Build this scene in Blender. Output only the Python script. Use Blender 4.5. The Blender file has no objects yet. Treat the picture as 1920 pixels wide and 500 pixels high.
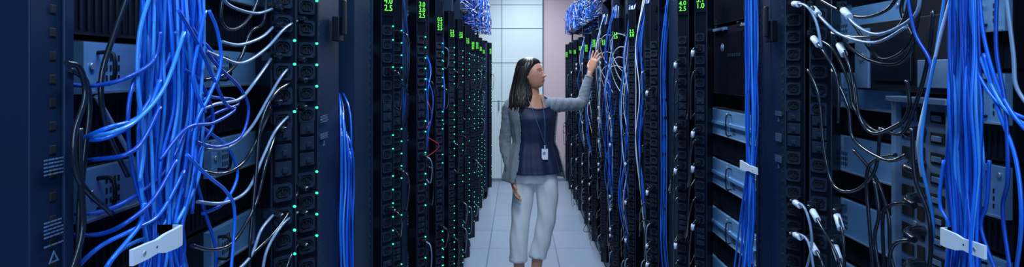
import bpy, math, random
from mathutils import Vector, Matrix, Quaternion
random.seed(7)
R=random.Random(11)
scene=bpy.context.scene
COL=scene.collection
F_PX=1100.0
FL=0.44; FR=0.72
# ---------------------------------------------------------------- materials
def mat(name,col,rough=0.5,metal=0.0,emit=None,es=0.0,noise=0.0,nscale=20.0,bump=0.0,bscale=60.0,stretch=(1,1,1),spec=0.5,coat=0.0,sheen=0.0):
    m=bpy.data.materials.new(name); m.use_nodes=True
    nt=m.node_tree; b=nt.nodes["Principled BSDF"]
    b.inputs["Base Color"].default_value=(*col,1)
    b.inputs["Roughness"].default_value=rough
    b.inputs["Metallic"].default_value=metal
    b.inputs["Specular IOR Level"].default_value=spec
    if coat: b.inputs["Coat Weight"].default_value=coat
    if sheen: b.inputs["Sheen Weight"].default_value=sheen
    if emit:
        b.inputs["Emission Color"].default_value=(*emit,1)
        b.inputs["Emission Strength"].default_value=es
    if noise or bump:
        tc=nt.nodes.new("ShaderNodeTexCoord"); mp=nt.nodes.new("ShaderNodeMapping")
        mp.inputs["Scale"].default_value=stretch
        nt.links.new(tc.outputs["Object"],mp.inputs["Vector"])
        if noise:
            n=nt.nodes.new("ShaderNodeTexNoise"); n.inputs["Scale"].default_value=nscale; n.inputs["Detail"].default_value=4
            nt.links.new(mp.outputs[0],n.inputs["Vector"])
            r=nt.nodes.new("ShaderNodeValToRGB")
            r.color_ramp.elements[0].position=0.3; r.color_ramp.elements[1].position=0.7
            r.color_ramp.elements[0].color=(*[c*(1-noise) for c in col],1)
            r.color_ramp.elements[1].color=(*[min(1,c*(1+noise)) for c in col],1)
            nt.links.new(n.outputs["Fac"],r.inputs[0]); nt.links.new(r.outputs[0],b.inputs["Base Color"])
        if bump:
            n=nt.nodes.new("ShaderNodeTexNoise"); n.inputs["Scale"].default_value=bscale; n.inputs["Detail"].default_value=3
            nt.links.new(mp.outputs[0],n.inputs["Vector"])
            bp=nt.nodes.new("ShaderNodeBump"); bp.inputs["Strength"].default_value=bump; bp.inputs["Distance"].default_value=0.01
            nt.links.new(n.outputs["Fac"],bp.inputs["Height"]); nt.links.new(bp.outputs[0],b.inputs["Normal"])
    return m
M={}
M['navy']=mat('rack_paint',(0.008,0.023,0.064),0.45,0.2,noise=0.15,nscale=6,spec=0.35)
M['rackblack']=mat('rack_black',(0.004,0.008,0.018),0.45,0.2,noise=0.2,nscale=9,spec=0.35)
M['void']=mat('dark_void',(0.002,0.003,0.006),0.8)
M['pdu']=mat('pdu_black',(0.005,0.008,0.017),0.33,0.1,noise=0.2,nscale=30)
M['rim']=mat('outlet_rim',(0.022,0.032,0.058),0.25)
M['steel']=mat('steel_blue',(0.19,0.40,0.70),0.35,0.3,noise=0.12,nscale=8,stretch=(1,1,6))
M['steel2']=mat('steel_grey',(0.18,0.29,0.48),0.42,0.3,noise=0.2,nscale=7)
M['chassis']=mat('server_black',(0.004,0.007,0.015),0.55,0.1,noise=0.2,nscale=12,spec=0.3)
M['blue']=mat('cable_blue',(0.012,0.17,0.86),0.30,coat=0.4,noise=0.1,nscale=14)
M['blue2']=mat('cable_blue_deep',(0.006,0.075,0.50),0.33,coat=0.25,noise=0.1,nscale=14)
M['blue3']=mat('cable_blue_pale',(0.05,0.32,0.98),0.30,coat=0.4,noise=0.1,nscale=14)
M['black']=mat('cable_black',(0.010,0.014,0.024),0.26,coat=0.6,noise=0.1,nscale=14)
M['grey']=mat('cable_grey',(0.20,0.30,0.46),0.30,coat=0.4,noise=0.1,nscale=14)
M['whitec']=mat('cable_white',(0.70,0.80,0.95),0.33,noise=0.06,nscale=14)
M['red']=mat('cable_red',(0.7,0.03,0.04),0.4,noise=0.1,nscale=14)
M['whitep']=mat('plastic_white',(0.76,0.84,0.96),0.36,noise=0.04,nscale=10)
M['mark']=mat('label_print',(0.10,0.17,0.30),0.6,noise=0.1,nscale=30)
M['led']=mat('led_green',(0.02,0.5,0.3),0.4,emit=(0.03,0.9,0.40),es=2.0,noise=0.05,nscale=30)
M['digit']=mat('digit_green',(0.05,0.5,0.05),0.4,emit=(0.18,1.0,0.07),es=1.15,noise=0.05,nscale=30)
M['screw']=mat('screw_metal',(0.55,0.63,0.74),0.3,0.7,noise=0.1,nscale=40)
M['lamp']=mat('lamp_diffuser',(0.9,0.95,1),0.5,emit=(0.75,0.88,1.0),es=2,noise=0.02,nscale=4)
M['housing']=mat('lamp_housing',(0.6,0.65,0.7),0.5,noise=0.05,nscale=5)
# ---------------------------------------------------------------- mesh builder
class MB:
    def __init__(s): s.v=[]; s.f=[]; s.m=[]; s.sm=[]
    def box(s,x0,x1,y0,y1,z0,z1,mi=0):
        b=len(s.v)
        s.v+= [(x0,y0,z0),(x1,y0,z0),(x1,y1,z0),(x0,y1,z0),(x0,y0,z1),(x1,y0,z1),(x1,y1,z1),(x0,y1,z1)]
        for q in [(0,3,2,1),(4,5,6,7),(0,1,5,4),(1,2,6,5),(2,3,7,6),(3,0,4,7)]:
            s.f.append(tuple(b+i for i in q)); s.m.append(mi); s.sm.append(False)
    def prism(s,poly,x0,x1,mi=0):
        b=len(s.v); n=len(poly)
        s.v+=[(x0,p[0],p[1]) for p in poly]+[(x1,p[0],p[1]) for p in poly]
        for i in range(n):
            j=(i+1)%n; s.f.append((b+i,b+j,b+n+j,b+n+i)); s.m.append(mi); s.sm.append(False)
        s.f.append(tuple(b+i for i in reversed(range(n)))); s.m.append(mi); s.sm.append(False)
        s.f.append(tuple(b+n+i for i in range(n))); s.m.append(mi); s.sm.append(False)
    def ring(s,po,pi,x0,x1,mi=0):
        b=len(s.v); n=len(po)
        s.v+=[(x0,p[0],p[1]) for p in po]+[(x1,p[0],p[1]) for p in po]+[(x1,p[0],p[1]) for p in pi]+[(x0,p[0],p[1]) for p in pi]
        for i in range(n):
            j=(i+1)%n
            for k in range(3):
                s.f.append((b+k*n+i,b+k*n+j,b+(k+1)*n+j,b+(k+1)*n+i)); s.m.append(mi); s.sm.append(False)
    def cyl(s,c,axis,r,l,n=12,mi=0,r2=None):
        a=Vector(axis).normalized(); u=a.orthogonal().normalized(); w=a.cross(u); c=Vector(c)
        r2=r if r2 is None else r2
        b=len(s.v)
        for k,(rr,t) in enumerate(((r,0),(r2,l))):
            for i in range(n):
                an=2*math.pi*i/n; s.v.append(tuple(c+a*t+(u*math.cos(an)+w*math.sin(an))*rr))
        for i in range(n):
            j=(i+1)%n; s.f.append((b+i,b+j,b+n+j,b+n+i)); s.m.append(mi); s.sm.append(True)
        s.f.append(tuple(b+i for i in reversed(range(n)))); s.m.append(mi); s.sm.append(False)
        s.f.append(tuple(b+n+i for i in range(n))); s.m.append(mi); s.sm.append(False)
    def rings(s,rings,mi=0,cap=True,smooth=True,closed=True):
        b=len(s.v); n=len(rings[0])
        for r in rings: s.v+= [tuple(p) for p in r]
        for k in range(len(rings)-1):
            for i in range(n if closed else n-1):
                j=(i+1)%n
                s.f.append((b+k*n+i,b+k*n+j,b+(k+1)*n+j,b+(k+1)*n+i)); s.m.append(mi); s.sm.append(smooth)
        if cap:
            s.f.append(tuple(b+i for i in reversed(range(n)))); s.m.append(mi); s.sm.append(False)
            e=b+(len(rings)-1)*n
            s.f.append(tuple(e+i for i in range(n))); s.m.append(mi); s.sm.append(False)
    def tube(s,pts,rad,n=8,mi=0,sub=6,cap=True):
        P,Rr=spline(pts,rad,sub)
        fr=frames(P); rs=[]
        for p,(u,w),r in zip(P,fr,Rr):
            rs.append([p+u*(math.cos(2*math.pi*i/n)*r)+w*(math.sin(2*math.pi*i/n)*r) for i in range(n)])
        s.rings(rs,mi,cap)
    def mesh(s,name,mats,off=(0,0,0)):
        me=bpy.data.meshes.new(name)
        o=Vector(off)
        me.from_pydata([tuple(Vector(v)-o) for v in s.v],[],s.f)
        for m in (mats if isinstance(mats,(list,tuple)) else [mats]): me.materials.append(M[m] if isinstance(m,str) else m)
        me.polygons.foreach_set('material_index',s.m); me.polygons.foreach_set('use_smooth',s.sm)
        me.update(); return me
def spline(pts,rad,sub):
    pts=[Vector(p) for p in pts]; n=len(pts)
    if not isinstance(rad,(list,tuple)): rad=[rad]*n
    P=[];Q=[]
    for i in range(n-1):
        p0=pts[max(i-1,0)];p1=pts[i];p2=pts[i+1];p3=pts[min(i+2,n-1)]
        for k in range(sub):
            t=k/sub
            P.append(0.5*((2*p1)+(p2-p0)*t+(2*p0-5*p1+4*p2-p3)*t*t+(3*p1-p0-3*p2+p3)*t*t*t))
            Q.append(rad[i]*(1-t)+rad[i+1]*t)
    P.append(pts[-1]);Q.append(rad[-1]); return P,Q
def frames(P):
    n=len(P); T=[]
    for i in range(n):
        d=P[min(i+1,n-1)]-P[max(i-1,0)]
        T.append(d.normalized() if d.length>1e-9 else Vector((0,0,1)))
    u=T[0].orthogonal().normalized(); out=[]
    for i in range(n):
        if i: 
            q=T[i-1].rotation_difference(T[i]); u=q@u
        u=(u-T[i]*u.dot(T[i])).normalized()
        out.append((u,T[i].cross(u)))
    return out
# ---------------------------------------------------------------- object helpers
def link(o): COL.objects.link(o); return o
def part(name,me,parent,loc=(0,0,0),label=None,bevel=0,rot=None):
    o=bpy.data.objects.new(name,me); link(o); o.parent=parent; o.location=loc
    if rot: o.rotation_euler=rot
    if label: o["label"]=label
    if bevel:
        b=o.modifiers.new("bevel",'BEVEL'); b.width=bevel; b.segments=2; b.limit_method='ANGLE'
    return o
def top(name,me,loc,label,cat,rot=0,group=None,kind=None,bevel=0):
    o=bpy.data.objects.new(name,me); link(o); o.location=loc; o.rotation_euler=(0,0,rot)
    if kind!='structure':
        o["label"]=label; o["category"]=cat
    if group: o["group"]=group
    if kind: o["kind"]=kind
    if bevel:
        b=o.modifiers.new("bevel",'BEVEL'); b.width=bevel; b.segments=2; b.limit_method='ANGLE'
    return o
def structure(name,boxes,mats):
    mb=MB()
    for b in boxes: mb.box(*b)
    return top(name,mb.mesh(name,mats),(0,0,0),None,None,kind='structure')
# ---------------------------------------------------------------- room
def tile_mat(name,c1,c2,mortar,w,ms,rough,offs=(0,0,0)):
    m=bpy.data.materials.new(name); m.use_nodes=True; nt=m.node_tree; b=nt.nodes["Principled BSDF"]
    tc=nt.nodes.new("ShaderNodeTexCoord"); mp=nt.nodes.new("ShaderNodeMapping"); mp.inputs["Location"].default_value=offs
    br=nt.nodes.new("ShaderNodeTexBrick"); br.offset=0; br.inputs["Scale"].default_value=1
    br.inputs["Brick Width"].default_value=w; br.inputs["Row Height"].default_value=w
    br.inputs["Mortar Size"].default_value=ms; br.inputs["Color1"].default_value=(*c1,1); br.inputs["Color2"].default_value=(*c2,1); br.inputs["Mortar"].default_value=(*mortar,1)
    nt.links.new(tc.outputs["Object"],mp.inputs[0]); nt.links.new(mp.outputs[0],br.inputs["Vector"])
    n=nt.nodes.new("ShaderNodeTexNoise"); n.inputs["Scale"].default_value=40; n.inputs["Detail"].default_value=5
    nt.links.new(tc.outputs["Object"],n.inputs["Vector"])
    mx=nt.nodes.new("ShaderNodeMixRGB"); mx.blend_type='MULTIPLY'; mx.inputs[0].default_value=0.15
    nt.links.new(br.outputs["Color"],mx.inputs[1]); nt.links.new(n.outputs["Color"],mx.inputs[2]); nt.links.new(mx.outputs[0],b.inputs["Base Color"])
    b.inputs["Roughness"].default_value=rough
    return m
floor_m=tile_mat('floor_tiles',(0.29,0.36,0.49),(0.33,0.40,0.53),(0.16,0.21,0.33),0.6,0.006,0.30,offs=(0.25,0.1,0))
ceil_m=tile_mat('ceiling_tiles',(0.5,0.55,0.62),(0.52,0.57,0.64),(0.2,0.23,0.3),0.6,0.012,0.8)
M['wallw']=mat('wall_white',(0.62,0.73,0.78),0.5,noise=0.03,nscale=2)
M['wallp']=mat('wall_mauve',(0.60,0.47,0.53),0.7,noise=0.03,nscale=2)
M['walld']=mat('wall_dark',(0.10,0.13,0.2),0.8,noise=0.05,nscale=2)
M['seam']=mat('seam_grey',(0.15,0.21,0.27),0.6,noise=0.05,nscale=4)
XL,XR,YB,YF,ZC=-2.6,2.9,-3.0,8.6,2.95
structure('floor',[(XL,XR,YB,YF,-0.05,0)],[floor_m])
structure('ceiling',[(XL,XR,YB,YF,ZC,ZC+0.05)],[ceil_m])
structure('wall_left',[(XL-0.1,XL,YB,YF,0,ZC)],['walld'])
structure('wall_right',[(XR,XR+0.1,YB,YF,0,ZC)],['walld'])
structure('wall_rear',[(XL,XR,YB-0.1,YB,0,ZC)],['walld'])
structure('wall_end',[(0.375,XR,YF,YF+0.1,0,ZC)],['wallp'])
def wallpx(px): return (px-969)*YF/F_PX
def wallz(py): return 1.6-(py-133)*YF/F_PX
mb=MB(); xs=[XL,-1.3,wallpx(941),0.375]; zs=[0.0,wallz(190),wallz(118),wallz(54),wallz(10),ZC]
for i in range(3):
    for j in range(5):
        mb.box(xs[i]+0.005,xs[i+1]-0.005,YF-0.05,YF+0.05,zs[j]+0.005,zs[j+1]-0.005,0)
mb.box(XL,0.372,YF-0.04,YF+0.05,0,ZC,1)
o=top('wall_panelled',mb.mesh('wall_panelled',['wallw','seam']),(0,0,0),None,None,kind='structure')
structure('baseboard_end',[(XL,XR,YF-0.065,YF-0.05,0,0.04)],['seam'])
structure('trim_1',[(0.37,0.385,YF-0.06,YF+0.02,0,ZC)],['seam'])
mb=MB(); mb.tube([(wallpx(936),YF-0.05,1.2),(wallpx(936),YF-0.09,1.19),(wallpx(936),YF-0.09,1.06),(wallpx(936),YF-0.05,1.05)],0.008,8)
top('pull_handle',mb.mesh('pull',['screw']),(0,0,0),"slim metal pull handle on the white wall panel","handle")
# ---------------------------------------------------------------- racks
def rack(side,y0,y1,h,w0,w1,label,postmat='navy',depth=1.0,face=None):
    F=face if face is not None else (FL if side<0 else FR)
    root=bpy.data.objects.new('server_rack',None); link(root)
    ym=(y0+y1)/2; root.location=(side*F,ym,0); root["label"]=label; root["category"]="server rack"; root["group"]="server racks along the aisle"
    s=side
    def P(mb,name,m,lab=None,bev=0): part(name,mb.mesh(name,m),root,label=lab,bevel=bev)
    def bx(mb,d0,d1,a,b,z0,z1,mi=0):
        xa,xb=sorted((s*d0,s*d1)); mb.box(xa,xb,a-ym,b-ym,z0,z1,mi)
    for (a,b,inner) in ((y0,y0+w0,1),(y1-w1,y1,-1)):
        mb=MB(); bx(mb,0,0.05,a,b,0.03,h)
        e=b if inner>0 else a
        la,lb=(e-0.012,e) if inner>0 else (e,e+0.012)
        bx(mb,-0.004,0.0,la,lb,0.06,h-0.02)
        z=0.3
        hc=e-0.022*inner
        while z<h-0.1:
            bx(mb,-0.0012,0.001,hc-0.004,hc+0.004,z,z+0.009,1); z+=0.0222
        P(mb,'post',[postmat,'void'],bev=0.002)
    for a in (y0,y1-0.05):
        mb=MB(); bx(mb,depth-0.05,depth,a,a+0.05,0.03,h); P(mb,'post',['rackblack'])
    for (a,b) in ((y0+0.002,y0+0.012),(y1-0.012,y1-0.002)):
        mb=MB(); bx(mb,0.05,depth-0.05,a,b,0.05,h-0.03)
        for k in range(5):
            zz=0.25+k*(h-0.4)/5; bx(mb,0.05,depth-0.05,a-0.001,b+0.001,zz,zz+0.02,0)
        P(mb,'side_panel',['rackblack'])
    mb=MB(); bx(mb,0,depth,y0,y1,h-0.03,h); bx(mb,0.15,0.4,y0+0.1,y1-0.1,h,h+0.01,0); P(mb,'top_panel',['rackblack'],bev=0.002)
    mb=MB(); bx(mb,0,depth,y0,y1,0.03,0.09); 
    for a in (y0+0.05,y1-0.09):
        for d in (0.05,depth-0.1):
            bx(mb,d,d+0.04,a,a+0.04,0.0,0.03)
    P(mb,'base',['rackblack'])
    mb=MB(); bx(mb,depth-0.02,depth-0.01,y0+0.05,y1-0.05,0.09,h-0.03)
    P(mb,'rear_panel',['rackblack'])
    return root
racks=[]
labL="tall dark navy open server rack packed with equipment"
L1=rack(-1,0.53,1.45,2.2,0.048,0.17,labL+" and blue cables")
L2=rack(-1,1.59,2.30,2.2,0.19,0.05,labL)
Lb=[2.30+0.56*k for k in range(10)]
for k in range(9): racks.append(rack(-1,Lb[k],Lb[k+1]-0.004,2.2 if k<4 else 1.98,0.04,0.04,"black server rack beside the tiled aisle"))
rack(-1,Lb[9],Lb[9]+0.55,1.98,0.04,0.04,"black server rack at the end of the row",face=0.375)
R1=rack(1,0.74,1.66,2.2,0.05,0.095,labL+" with power cords")
R2=rack(1,1.664,2.72,2.2,0.092,0.13,labL+" and steel drawers")
Rb=[2.724+0.56*k for k in range(11)]
for k in range(10): racks.append(rack(1,Rb[k],Rb[k+1]-0.004,2.2 if k<4 else 1.98,0.04,0.04,"black server rack beside the tiled aisle"))
def printlabel(root,side,ya,yb,z,rows,tri=False):
    mb=MB(); rr=random.Random(int(z*1000)); x0,x1=(0.0045,0.0052) if side<0 else (-0.0052,-0.0045)
    zz=z; ym=root.location.y
    for k in range(rows):
        y=ya
        while y<yb-0.002:
            w=min(rr.uniform(0.003,0.008),yb-y); mb.box(x0,x1,y-ym,y+w-ym,zz-0.0013,zz); y+=w+0.0012
        zz-=0.0034
    if tri:
        c=(ya+yb)/2-ym; t=0.006
        po=[(c-t,zz-0.014),(c+t,zz-0.014),(c,zz-0.003)]; pi=[(c-t*.6,zz-0.0128),(c+t*.6,zz-0.0128),(c,zz-0.0055)]
        mb.ring(po,pi,x0,x1)
    part('warning_label',mb.mesh('warning_label',['mark']),root,label="small printed warning text")
printlabel(L1,-1,0.540,0.563,1.518,5); printlabel(L1,-1,0.540,0.563,1.460,5)
printlabel(L1,-1,0.540,0.563,1.438,1,True)
printlabel(L1,-1,1.30,1.35,1.50,5,False); printlabel(L1,-1,1.30,1.35,1.46,4,True)
printlabel(R1,1,1.585,1.625,1.49,4,True); printlabel(R1,1,1.585,1.625,1.43,7)
printlabel(R1,1,1.585,1.625,1.37,6,True)
def latch(root,side,y,z):
    mb=MB(); ym=root.location.y; s=-side
    a,b=sorted((s*0.004,s*0.022)); mb.box(a,b,y-0.018-ym,y+0.018-ym,z-0.03,z+0.03)
    a,b=sorted((s*0.022,s*0.032)); mb.box(a,b,y-0.006-ym,y+0.010-ym,z-0.015,z+0.07)
    part('latch',mb.mesh('latch',['rackblack']),root,label="black rack latch",bevel=0.003)
latch(L1,-1,1.40,1.70); latch(R1,1,1.63,1.71)
# ---------------------------------------------------------------- servers
def server_template(h,sh,w,m0,m1,deep=0.7,ribs=False,washers=False):
    T=[]
    mb=MB(); mb.box(-deep,0,-w/2,w/2,0.002,h-0.002)
    k=-w/2+0.01
    while k<w/2-0.01:
        mb.box(0,0.002,k,k+0.004,0.008,h-sh-0.012,1); k+=0.012
    T.append(('body',mb.mesh('server_body',['chassis','rackblack'])))
    for (a,b) in (m0,m1):
        mb=MB(); z0=h-sh; mb.box(-0.02,0.012,a,b,z0,h-0.004,0)
        y=a+0.035
        while y<a+0.06 and y<b-0.02:
            for j in range(3): mb.box(0.0115,0.0126,y,y+0.003,z0+0.014+j*0.012,z0+0.021+j*0.012,1)
            y+=0.007
        if ribs:
            mb.box(0.012,0.020,a+0.004,b-0.004,z0+sh*0.42,z0+sh*0.52,0)
        mb.cyl((0.012,a+0.012,z0+sh*0.5),(1,0,0),0.004,0.003,10,2)
        mb.cyl((0.012,b-0.010,h-0.016),(1,0,0),0.004,0.003,10,2)
        mb.box(0.012,0.015,a+0.002,b-0.002,z0,z0+0.003,2)
        T.append(('power_supply',mb.mesh('psu',['steel','void','screw'])))
        mb=MB(); mb.tube([(0.012,a+0.022,z0+0.012),(0.030,a+0.022,z0+0.014),(0.030,a+0.022,h-0.018),(0.012,a+0.022,h-0.016)],0.0025,6,sub=3)
        T.append(('handle',mb.mesh('handle',['rackblack'])))
    mb=MB()
    for i in range(6):
        y=m0[1]+0.012+i*(m1[0]-m0[1]-0.03)/6
        mb.box(0.0,0.004,y,y+0.014,h*0.55,h*0.55+0.012,0)
    T.append(('port_block',mb.mesh('ports',['rim'])))
    if washers:
        for y in (-0.15,0.15):
            mb=MB(); mb.cyl((0.0,y,0.18),(1,0,0),0.016,0.003,20); mb.cyl((0.003,y,0.18),(1,0,0),0.008,0.004,12)
            T.append(('screw',mb.mesh('washer',['screw'])))
    return T
def spawn(name,T,loc,rot,label,cat,group=None):
    root=bpy.data.objects.new(name,None); link(root); root.location=loc; root.rotation_euler=(0,0,rot)
    root["label"]=label; root["category"]=cat
    if group: root["group"]=group
    for t in T:
        part(t[0],t[1],root)
    return root
TA=server_template(0.142,0.063,0.48,(-0.238,-0.125),(0.035,0.238))
for k in range(-2,6):
    ztop=1.637-0.1445*k
    spawn('server',TA,(-(FL+0.055),0.892,ztop-0.142),0,"black rack server with blue steel power supplies","server","servers in the cabled racks")
TBm=server_template(0.146,0.085,0.50,(-0.248,0.0),(0.19,0.248))
for k in range(-2,6):
    ztop=1.452-0.148*k
    spawn('server',TBm,((FR+0.055),1.165,ztop-0.146),math.pi,"black rack server with blue steel power supplies","server","servers in the cabled racks")
TC=server_template(0.188,0.098,0.50,(-0.25,-0.005),(0.005,0.25),ribs=True)
for k in range(0,6):
    ztop=1.459-0.19*k
    spawn('server',TC,((FR+0.05),2.10,ztop-0.188),math.pi,"black server with wide brushed steel drawer","server","servers in the cabled racks")
TD=server_template(0.26,0.015,0.50,(-0.24,-0.10),(0.06,0.24),washers=True)
spawn('server',TD,(FR+0.07,2.10,1.51),math.pi,"black server box with large steel washers","server")
spawn('server',TD,(FR+0.07,2.10,1.78),math.pi,"black server box with large steel washers","server")
TE=server_template(0.16,0.03,0.46,(-0.22,-0.12),(0.06,0.22),deep=0.6)
for k in range(9):
    for j in range(2,9):
        spawn('server',TE,(-(FL+0.07),(Lb[k]+Lb[k+1])/2,0.2+j*0.19),0,"slim black rack server with steel trim","server","servers in the far racks")
for j in range(9): spawn('server',TE,(-(FL+0.08),2.02,0.2+j*0.19),0,"slim black rack server with steel trim","server","servers in the far racks")
for k in range(10):
    for j in range(2,9):
        spawn('server',TE,((FR+0.07),(Rb[k]+Rb[k+1])/2,0.2+j*0.19),math.pi,"slim black rack server with steel trim","server","servers in the far racks")
# ---------------------------------------------------------------- power distribution units
def octo(w,h,c):
    return [(-w/2+c,-h/2),(w/2-c,-h/2),(w/2,-h/2+c),(w/2,h/2-c),(w/2-c,h/2),(-w/2+c,h/2),(-w/2,h/2-c),(-w/2,-h/2+c)]
mb=MB(); mb.ring(octo(0.036,0.031,0.004),octo(0.028,0.022,0.006),0,0.005,0)
mb.prism(octo(0.028,0.022,0.006),0.0,0.0012,1)
mb.ring(octo(0.023,0.016,0.004),octo(0.021,0.014,0.004),0.001,0.004,0)
for (y,z) in ((-0.006,-0.002),(0.006,-0.002),(0,0.003)): mb.box(0.001,0.003,y-0.0009,y+0.0009,z-0.003,z+0.003,0)
outlet_me=mb.mesh('outlet',['rim','void'])
mb=MB(); mb.cyl((0,0,0),(1,0,0),0.0024,0.003,10); led_me=mb.mesh('led',['led'])
txt_cache={}
def text_mesh(s,size):
    if (s,size) in txt_cache: return txt_cache[(s,size)]
    cu=bpy.data.curves.new('t','FONT'); cu.body=s; cu.size=size; cu.align_x='CENTER'; cu.align_y='CENTER'; cu.extrude=0.0005; cu.space_line=0.85
    o=bpy.data.objects.new('t',cu); link(o)
    dg=bpy.context.evaluated_depsgraph_get(); me=bpy.data.meshes.new_from_object(o.evaluated_get(dg))
    bpy.data.objects.remove(o); me.materials.clear(); me.materials.append(M['digit']); me.name='digits'
    me.transform(Matrix(((0,0,1,0),(1,0,0,0),(0,1,0,0),(0,0,0,1))))
    txt_cache[(s,size)]=me; return me
PW=0.05
gaps=[(1.405,1.50),(0.93,1.0)]
def outz(z): return not any(a<=z<=b for a,b in gaps)
def vis(Y): return max(0.25,1.6-390*Y/F_PX), min(1.745,1.6+150*Y/F_PX)
body_cache={}
RL=random.Random(5)
def pdu(side,Y,ang=35,digits="3.0\n3.0\n2.5",leds=True,near=None,protr=0.0,dz=1.85,F=None,pitch=0.0435):
    F=F if F is not None else (FL if side<0 else FR)
    near=(Y<2.6) if near is None else near
    rot=math.radians(-ang) if side<0 else math.pi+math.radians(ang)
    root=bpy.data.objects.new('power_distribution_unit',None); link(root)
    root.location=(side*(F-protr),Y,0.12); root.rotation_euler=(0,0,rot)
    root["category"]="power strip"; root["group"]="vertical power strips on the racks"
    root["label"]="tall black vertical power strip with sockets"+(" and green status lights" if leds else "")
    key=(near,)
    lo,hi=vis(Y)
    if key not in body_cache:
        mb=MB(); mb.box(-0.03,0.022,-PW/2,PW/2,0,1.84)
        mb.box(0.022,0.025,-PW/2,-PW/2+0.003,0.0,1.84,1); mb.box(0.022,0.025,PW/2-0.003,PW/2,0,1.84,1)
        for (a,b) in gaps:
            for i in range(3):
                z=a-0.12+0.005+i*(b-a)/3; mb.box(0.022,0.027,-0.018,0.014,z,z+(b-a)/3-0.005,1)
                mb.box(0.027,0.033,-0.006,0.004,z+0.006,z+0.016,1)
        if not near:
            z=0.25
            while z<1.745:
                if outz(z):
                    o=[(p[0]-0.003,p[1]+z-0.12) for p in octo(0.036,0.033,0.004)]; i2=[(p[0]-0.003,p[1]+z-0.12) for p in octo(0.026,0.021,0.006)]
                    mb.ring(o,i2,0.022,0.027,1); mb.prism(i2,0.0222,0.0228,2)
                z+=pitch
        body_cache[key]=mb.mesh('pdu_body',['pdu','rim','void'])
    part('body',body_cache[key],root,bevel=0.0015 if near else 0)
    zs=[]
    z=0.25
    while z<1.745:
        if outz(z) and lo<z<hi:
            zs.append(z)
            if near:
                part('outlet',outlet_me,root,loc=(0.022,-0.003,z-0.12))
                if leds and RL.random()<0.85: part('status_light',led_me,root,loc=(0.022,0.0215,z-0.12+0.014),label="glowing green status light")
        z+=pitch
    if leds and not near:
        mb=MB(); z=0.25; on=True
        while z<1.745:
            if RL.random()<0.12: on=not on
            if outz(z) and (on or RL.random()<0.35): mb.cyl((0.022,0.021,z-0.12+0.012),(1,0,0),0.0029,0.004,8)
            z+=pitch
        part('status_light_row',mb.mesh('led_row',['led']),root,label="row of glowing green status lights")
    if digits:
        hh=0.0145*len(digits.split('\n'))+0.006
        mb=MB(); mb.box(0.022,0.027,-0.023,0.023,dz-0.12-hh,dz-0.12+hh); d=part('display',mb.mesh('display',['pdu']),root,label="small dark readout panel")
        part('display_digits',text_mesh(digits,0.027),d,loc=(0.028,0,dz-0.12),label="glowing green digits")
    n=Vector((math.cos(rot),math.sin(rot),0)); t=Vector((-math.sin(rot),math.cos(rot),0))
    return root,n,t,zs
PD={}
def lY(px): return FL*F_PX/(969-px)
def rY(px): return FR*F_PX/(px-969)
PD['L1a']=pdu(-1,lY(519),38,None,True); PD['L1b']=pdu(-1,lY(564),38,None,True)
PD['L2a']=pdu(-1,lY(711),40,"4.0\n2.5",True,protr=0.012,dz=1.81); PD['L2b']=pdu(-1,lY(736),40,None,True,protr=0.0)
PD['R1a']=pdu(1,rY(1498),42,None,False); PD['R1b']=pdu(1,rY(1546),42,None,False)
PD['R2a']=pdu(1,rY(1290),48,"4.0\n2.5",False,protr=0.01,dz=1.87); PD['R2b']=pdu(1,rY(1319),48,"5.1\n1.0",False,protr=0.0,dz=1.86)
farL=[]; farR=[]
digs=["3.0\n3.0\n2.5","0.5\n2.5\n2.5","2.5\n3.0","3.5\n2.0","2.5\n1.0"]
for k in range(9):
    farL.append(pdu(-1,Lb[k]+0.13,42,digs[k%5],True,near=False,protr=0.03,dz=1.85-0.012*(k%3)))
    farL.append(pdu(-1,Lb[k]+0.40,42,None,k%3==1,near=False,protr=0.0))
farL.append(pdu(-1,Lb[9]+0.15,42,digs[1],True,near=False,protr=0.02,F=0.375))
for k in range(10):
    farR.append(pdu(1,Rb[k]+0.16,45,digs[(k+1)%5] if k!=0 else None,False,near=False,protr=0.03,dz=1.84-0.02*(k%2)))
    farR.append(pdu(1,Rb[k]+0.42,45,digs[(k+3)%5] if k==2 else None,False,near=False,protr=0.0))
# ---------------------------------------------------------------- cables
def cable(pts,r,m,name='network_cable',label=None,group=None,n=8,sub=6,cat='cable'):
    p0=Vector(pts[0]); mb=MB(); mb.tube(pts,r,n,sub=sub)
    labs={'blue':"thin bright blue network cable hanging from a rack",'blue2':"thin deep blue network cable hanging from a rack",'blue3':"thin light blue network cable hanging from a rack",'black':"glossy black power cable looping from a rack",'grey':"pale grey power cable looping between sockets and servers",'whitec':"thin white cable looping from a rack",'red':"thin red cable among blue ones"}
    return top(name,mb.mesh(name,[m],off=p0),p0,label or labs[m],cat,group=group)
def Q(px,py,X):
    Y=X*F_PX/(px-969); return Vector((X,Y,1.6-(py-133)*Y/F_PX))
G1="blue network cables at the racks"; G2="power cables at the racks"
bl=['blue','blue','blue2','blue3','blue2']
for i in range(72):
    u=i/71
    x0=262+u*118; X0=-0.405-R.uniform(0,0.06); ph=R.uniform(0,6.28)
    sw=5*math.sin(ph)
    xx=[x0+R.uniform(-6,6), 266+u*110+sw+R.uniform(-7,7), 268+u*100+sw*1.5+R.uniform(-9,9), 260+u*98+sw+R.uniform(-9,9), 276+u*64+R.uniform(-6,6), 258+u*92+R.uniform(-15,15)]
    if i%9==4: xx[2]+=R.uniform(-26,26); xx[3]+=R.uniform(-20,20)
    yy=[-30,90,200,320,455,540]
    cable([Q(a,b,X0+R.uniform(-0.007,0.010)) for a,b in zip(xx,yy)],0.0020,bl[i%5],group=G1,n=7)
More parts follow.
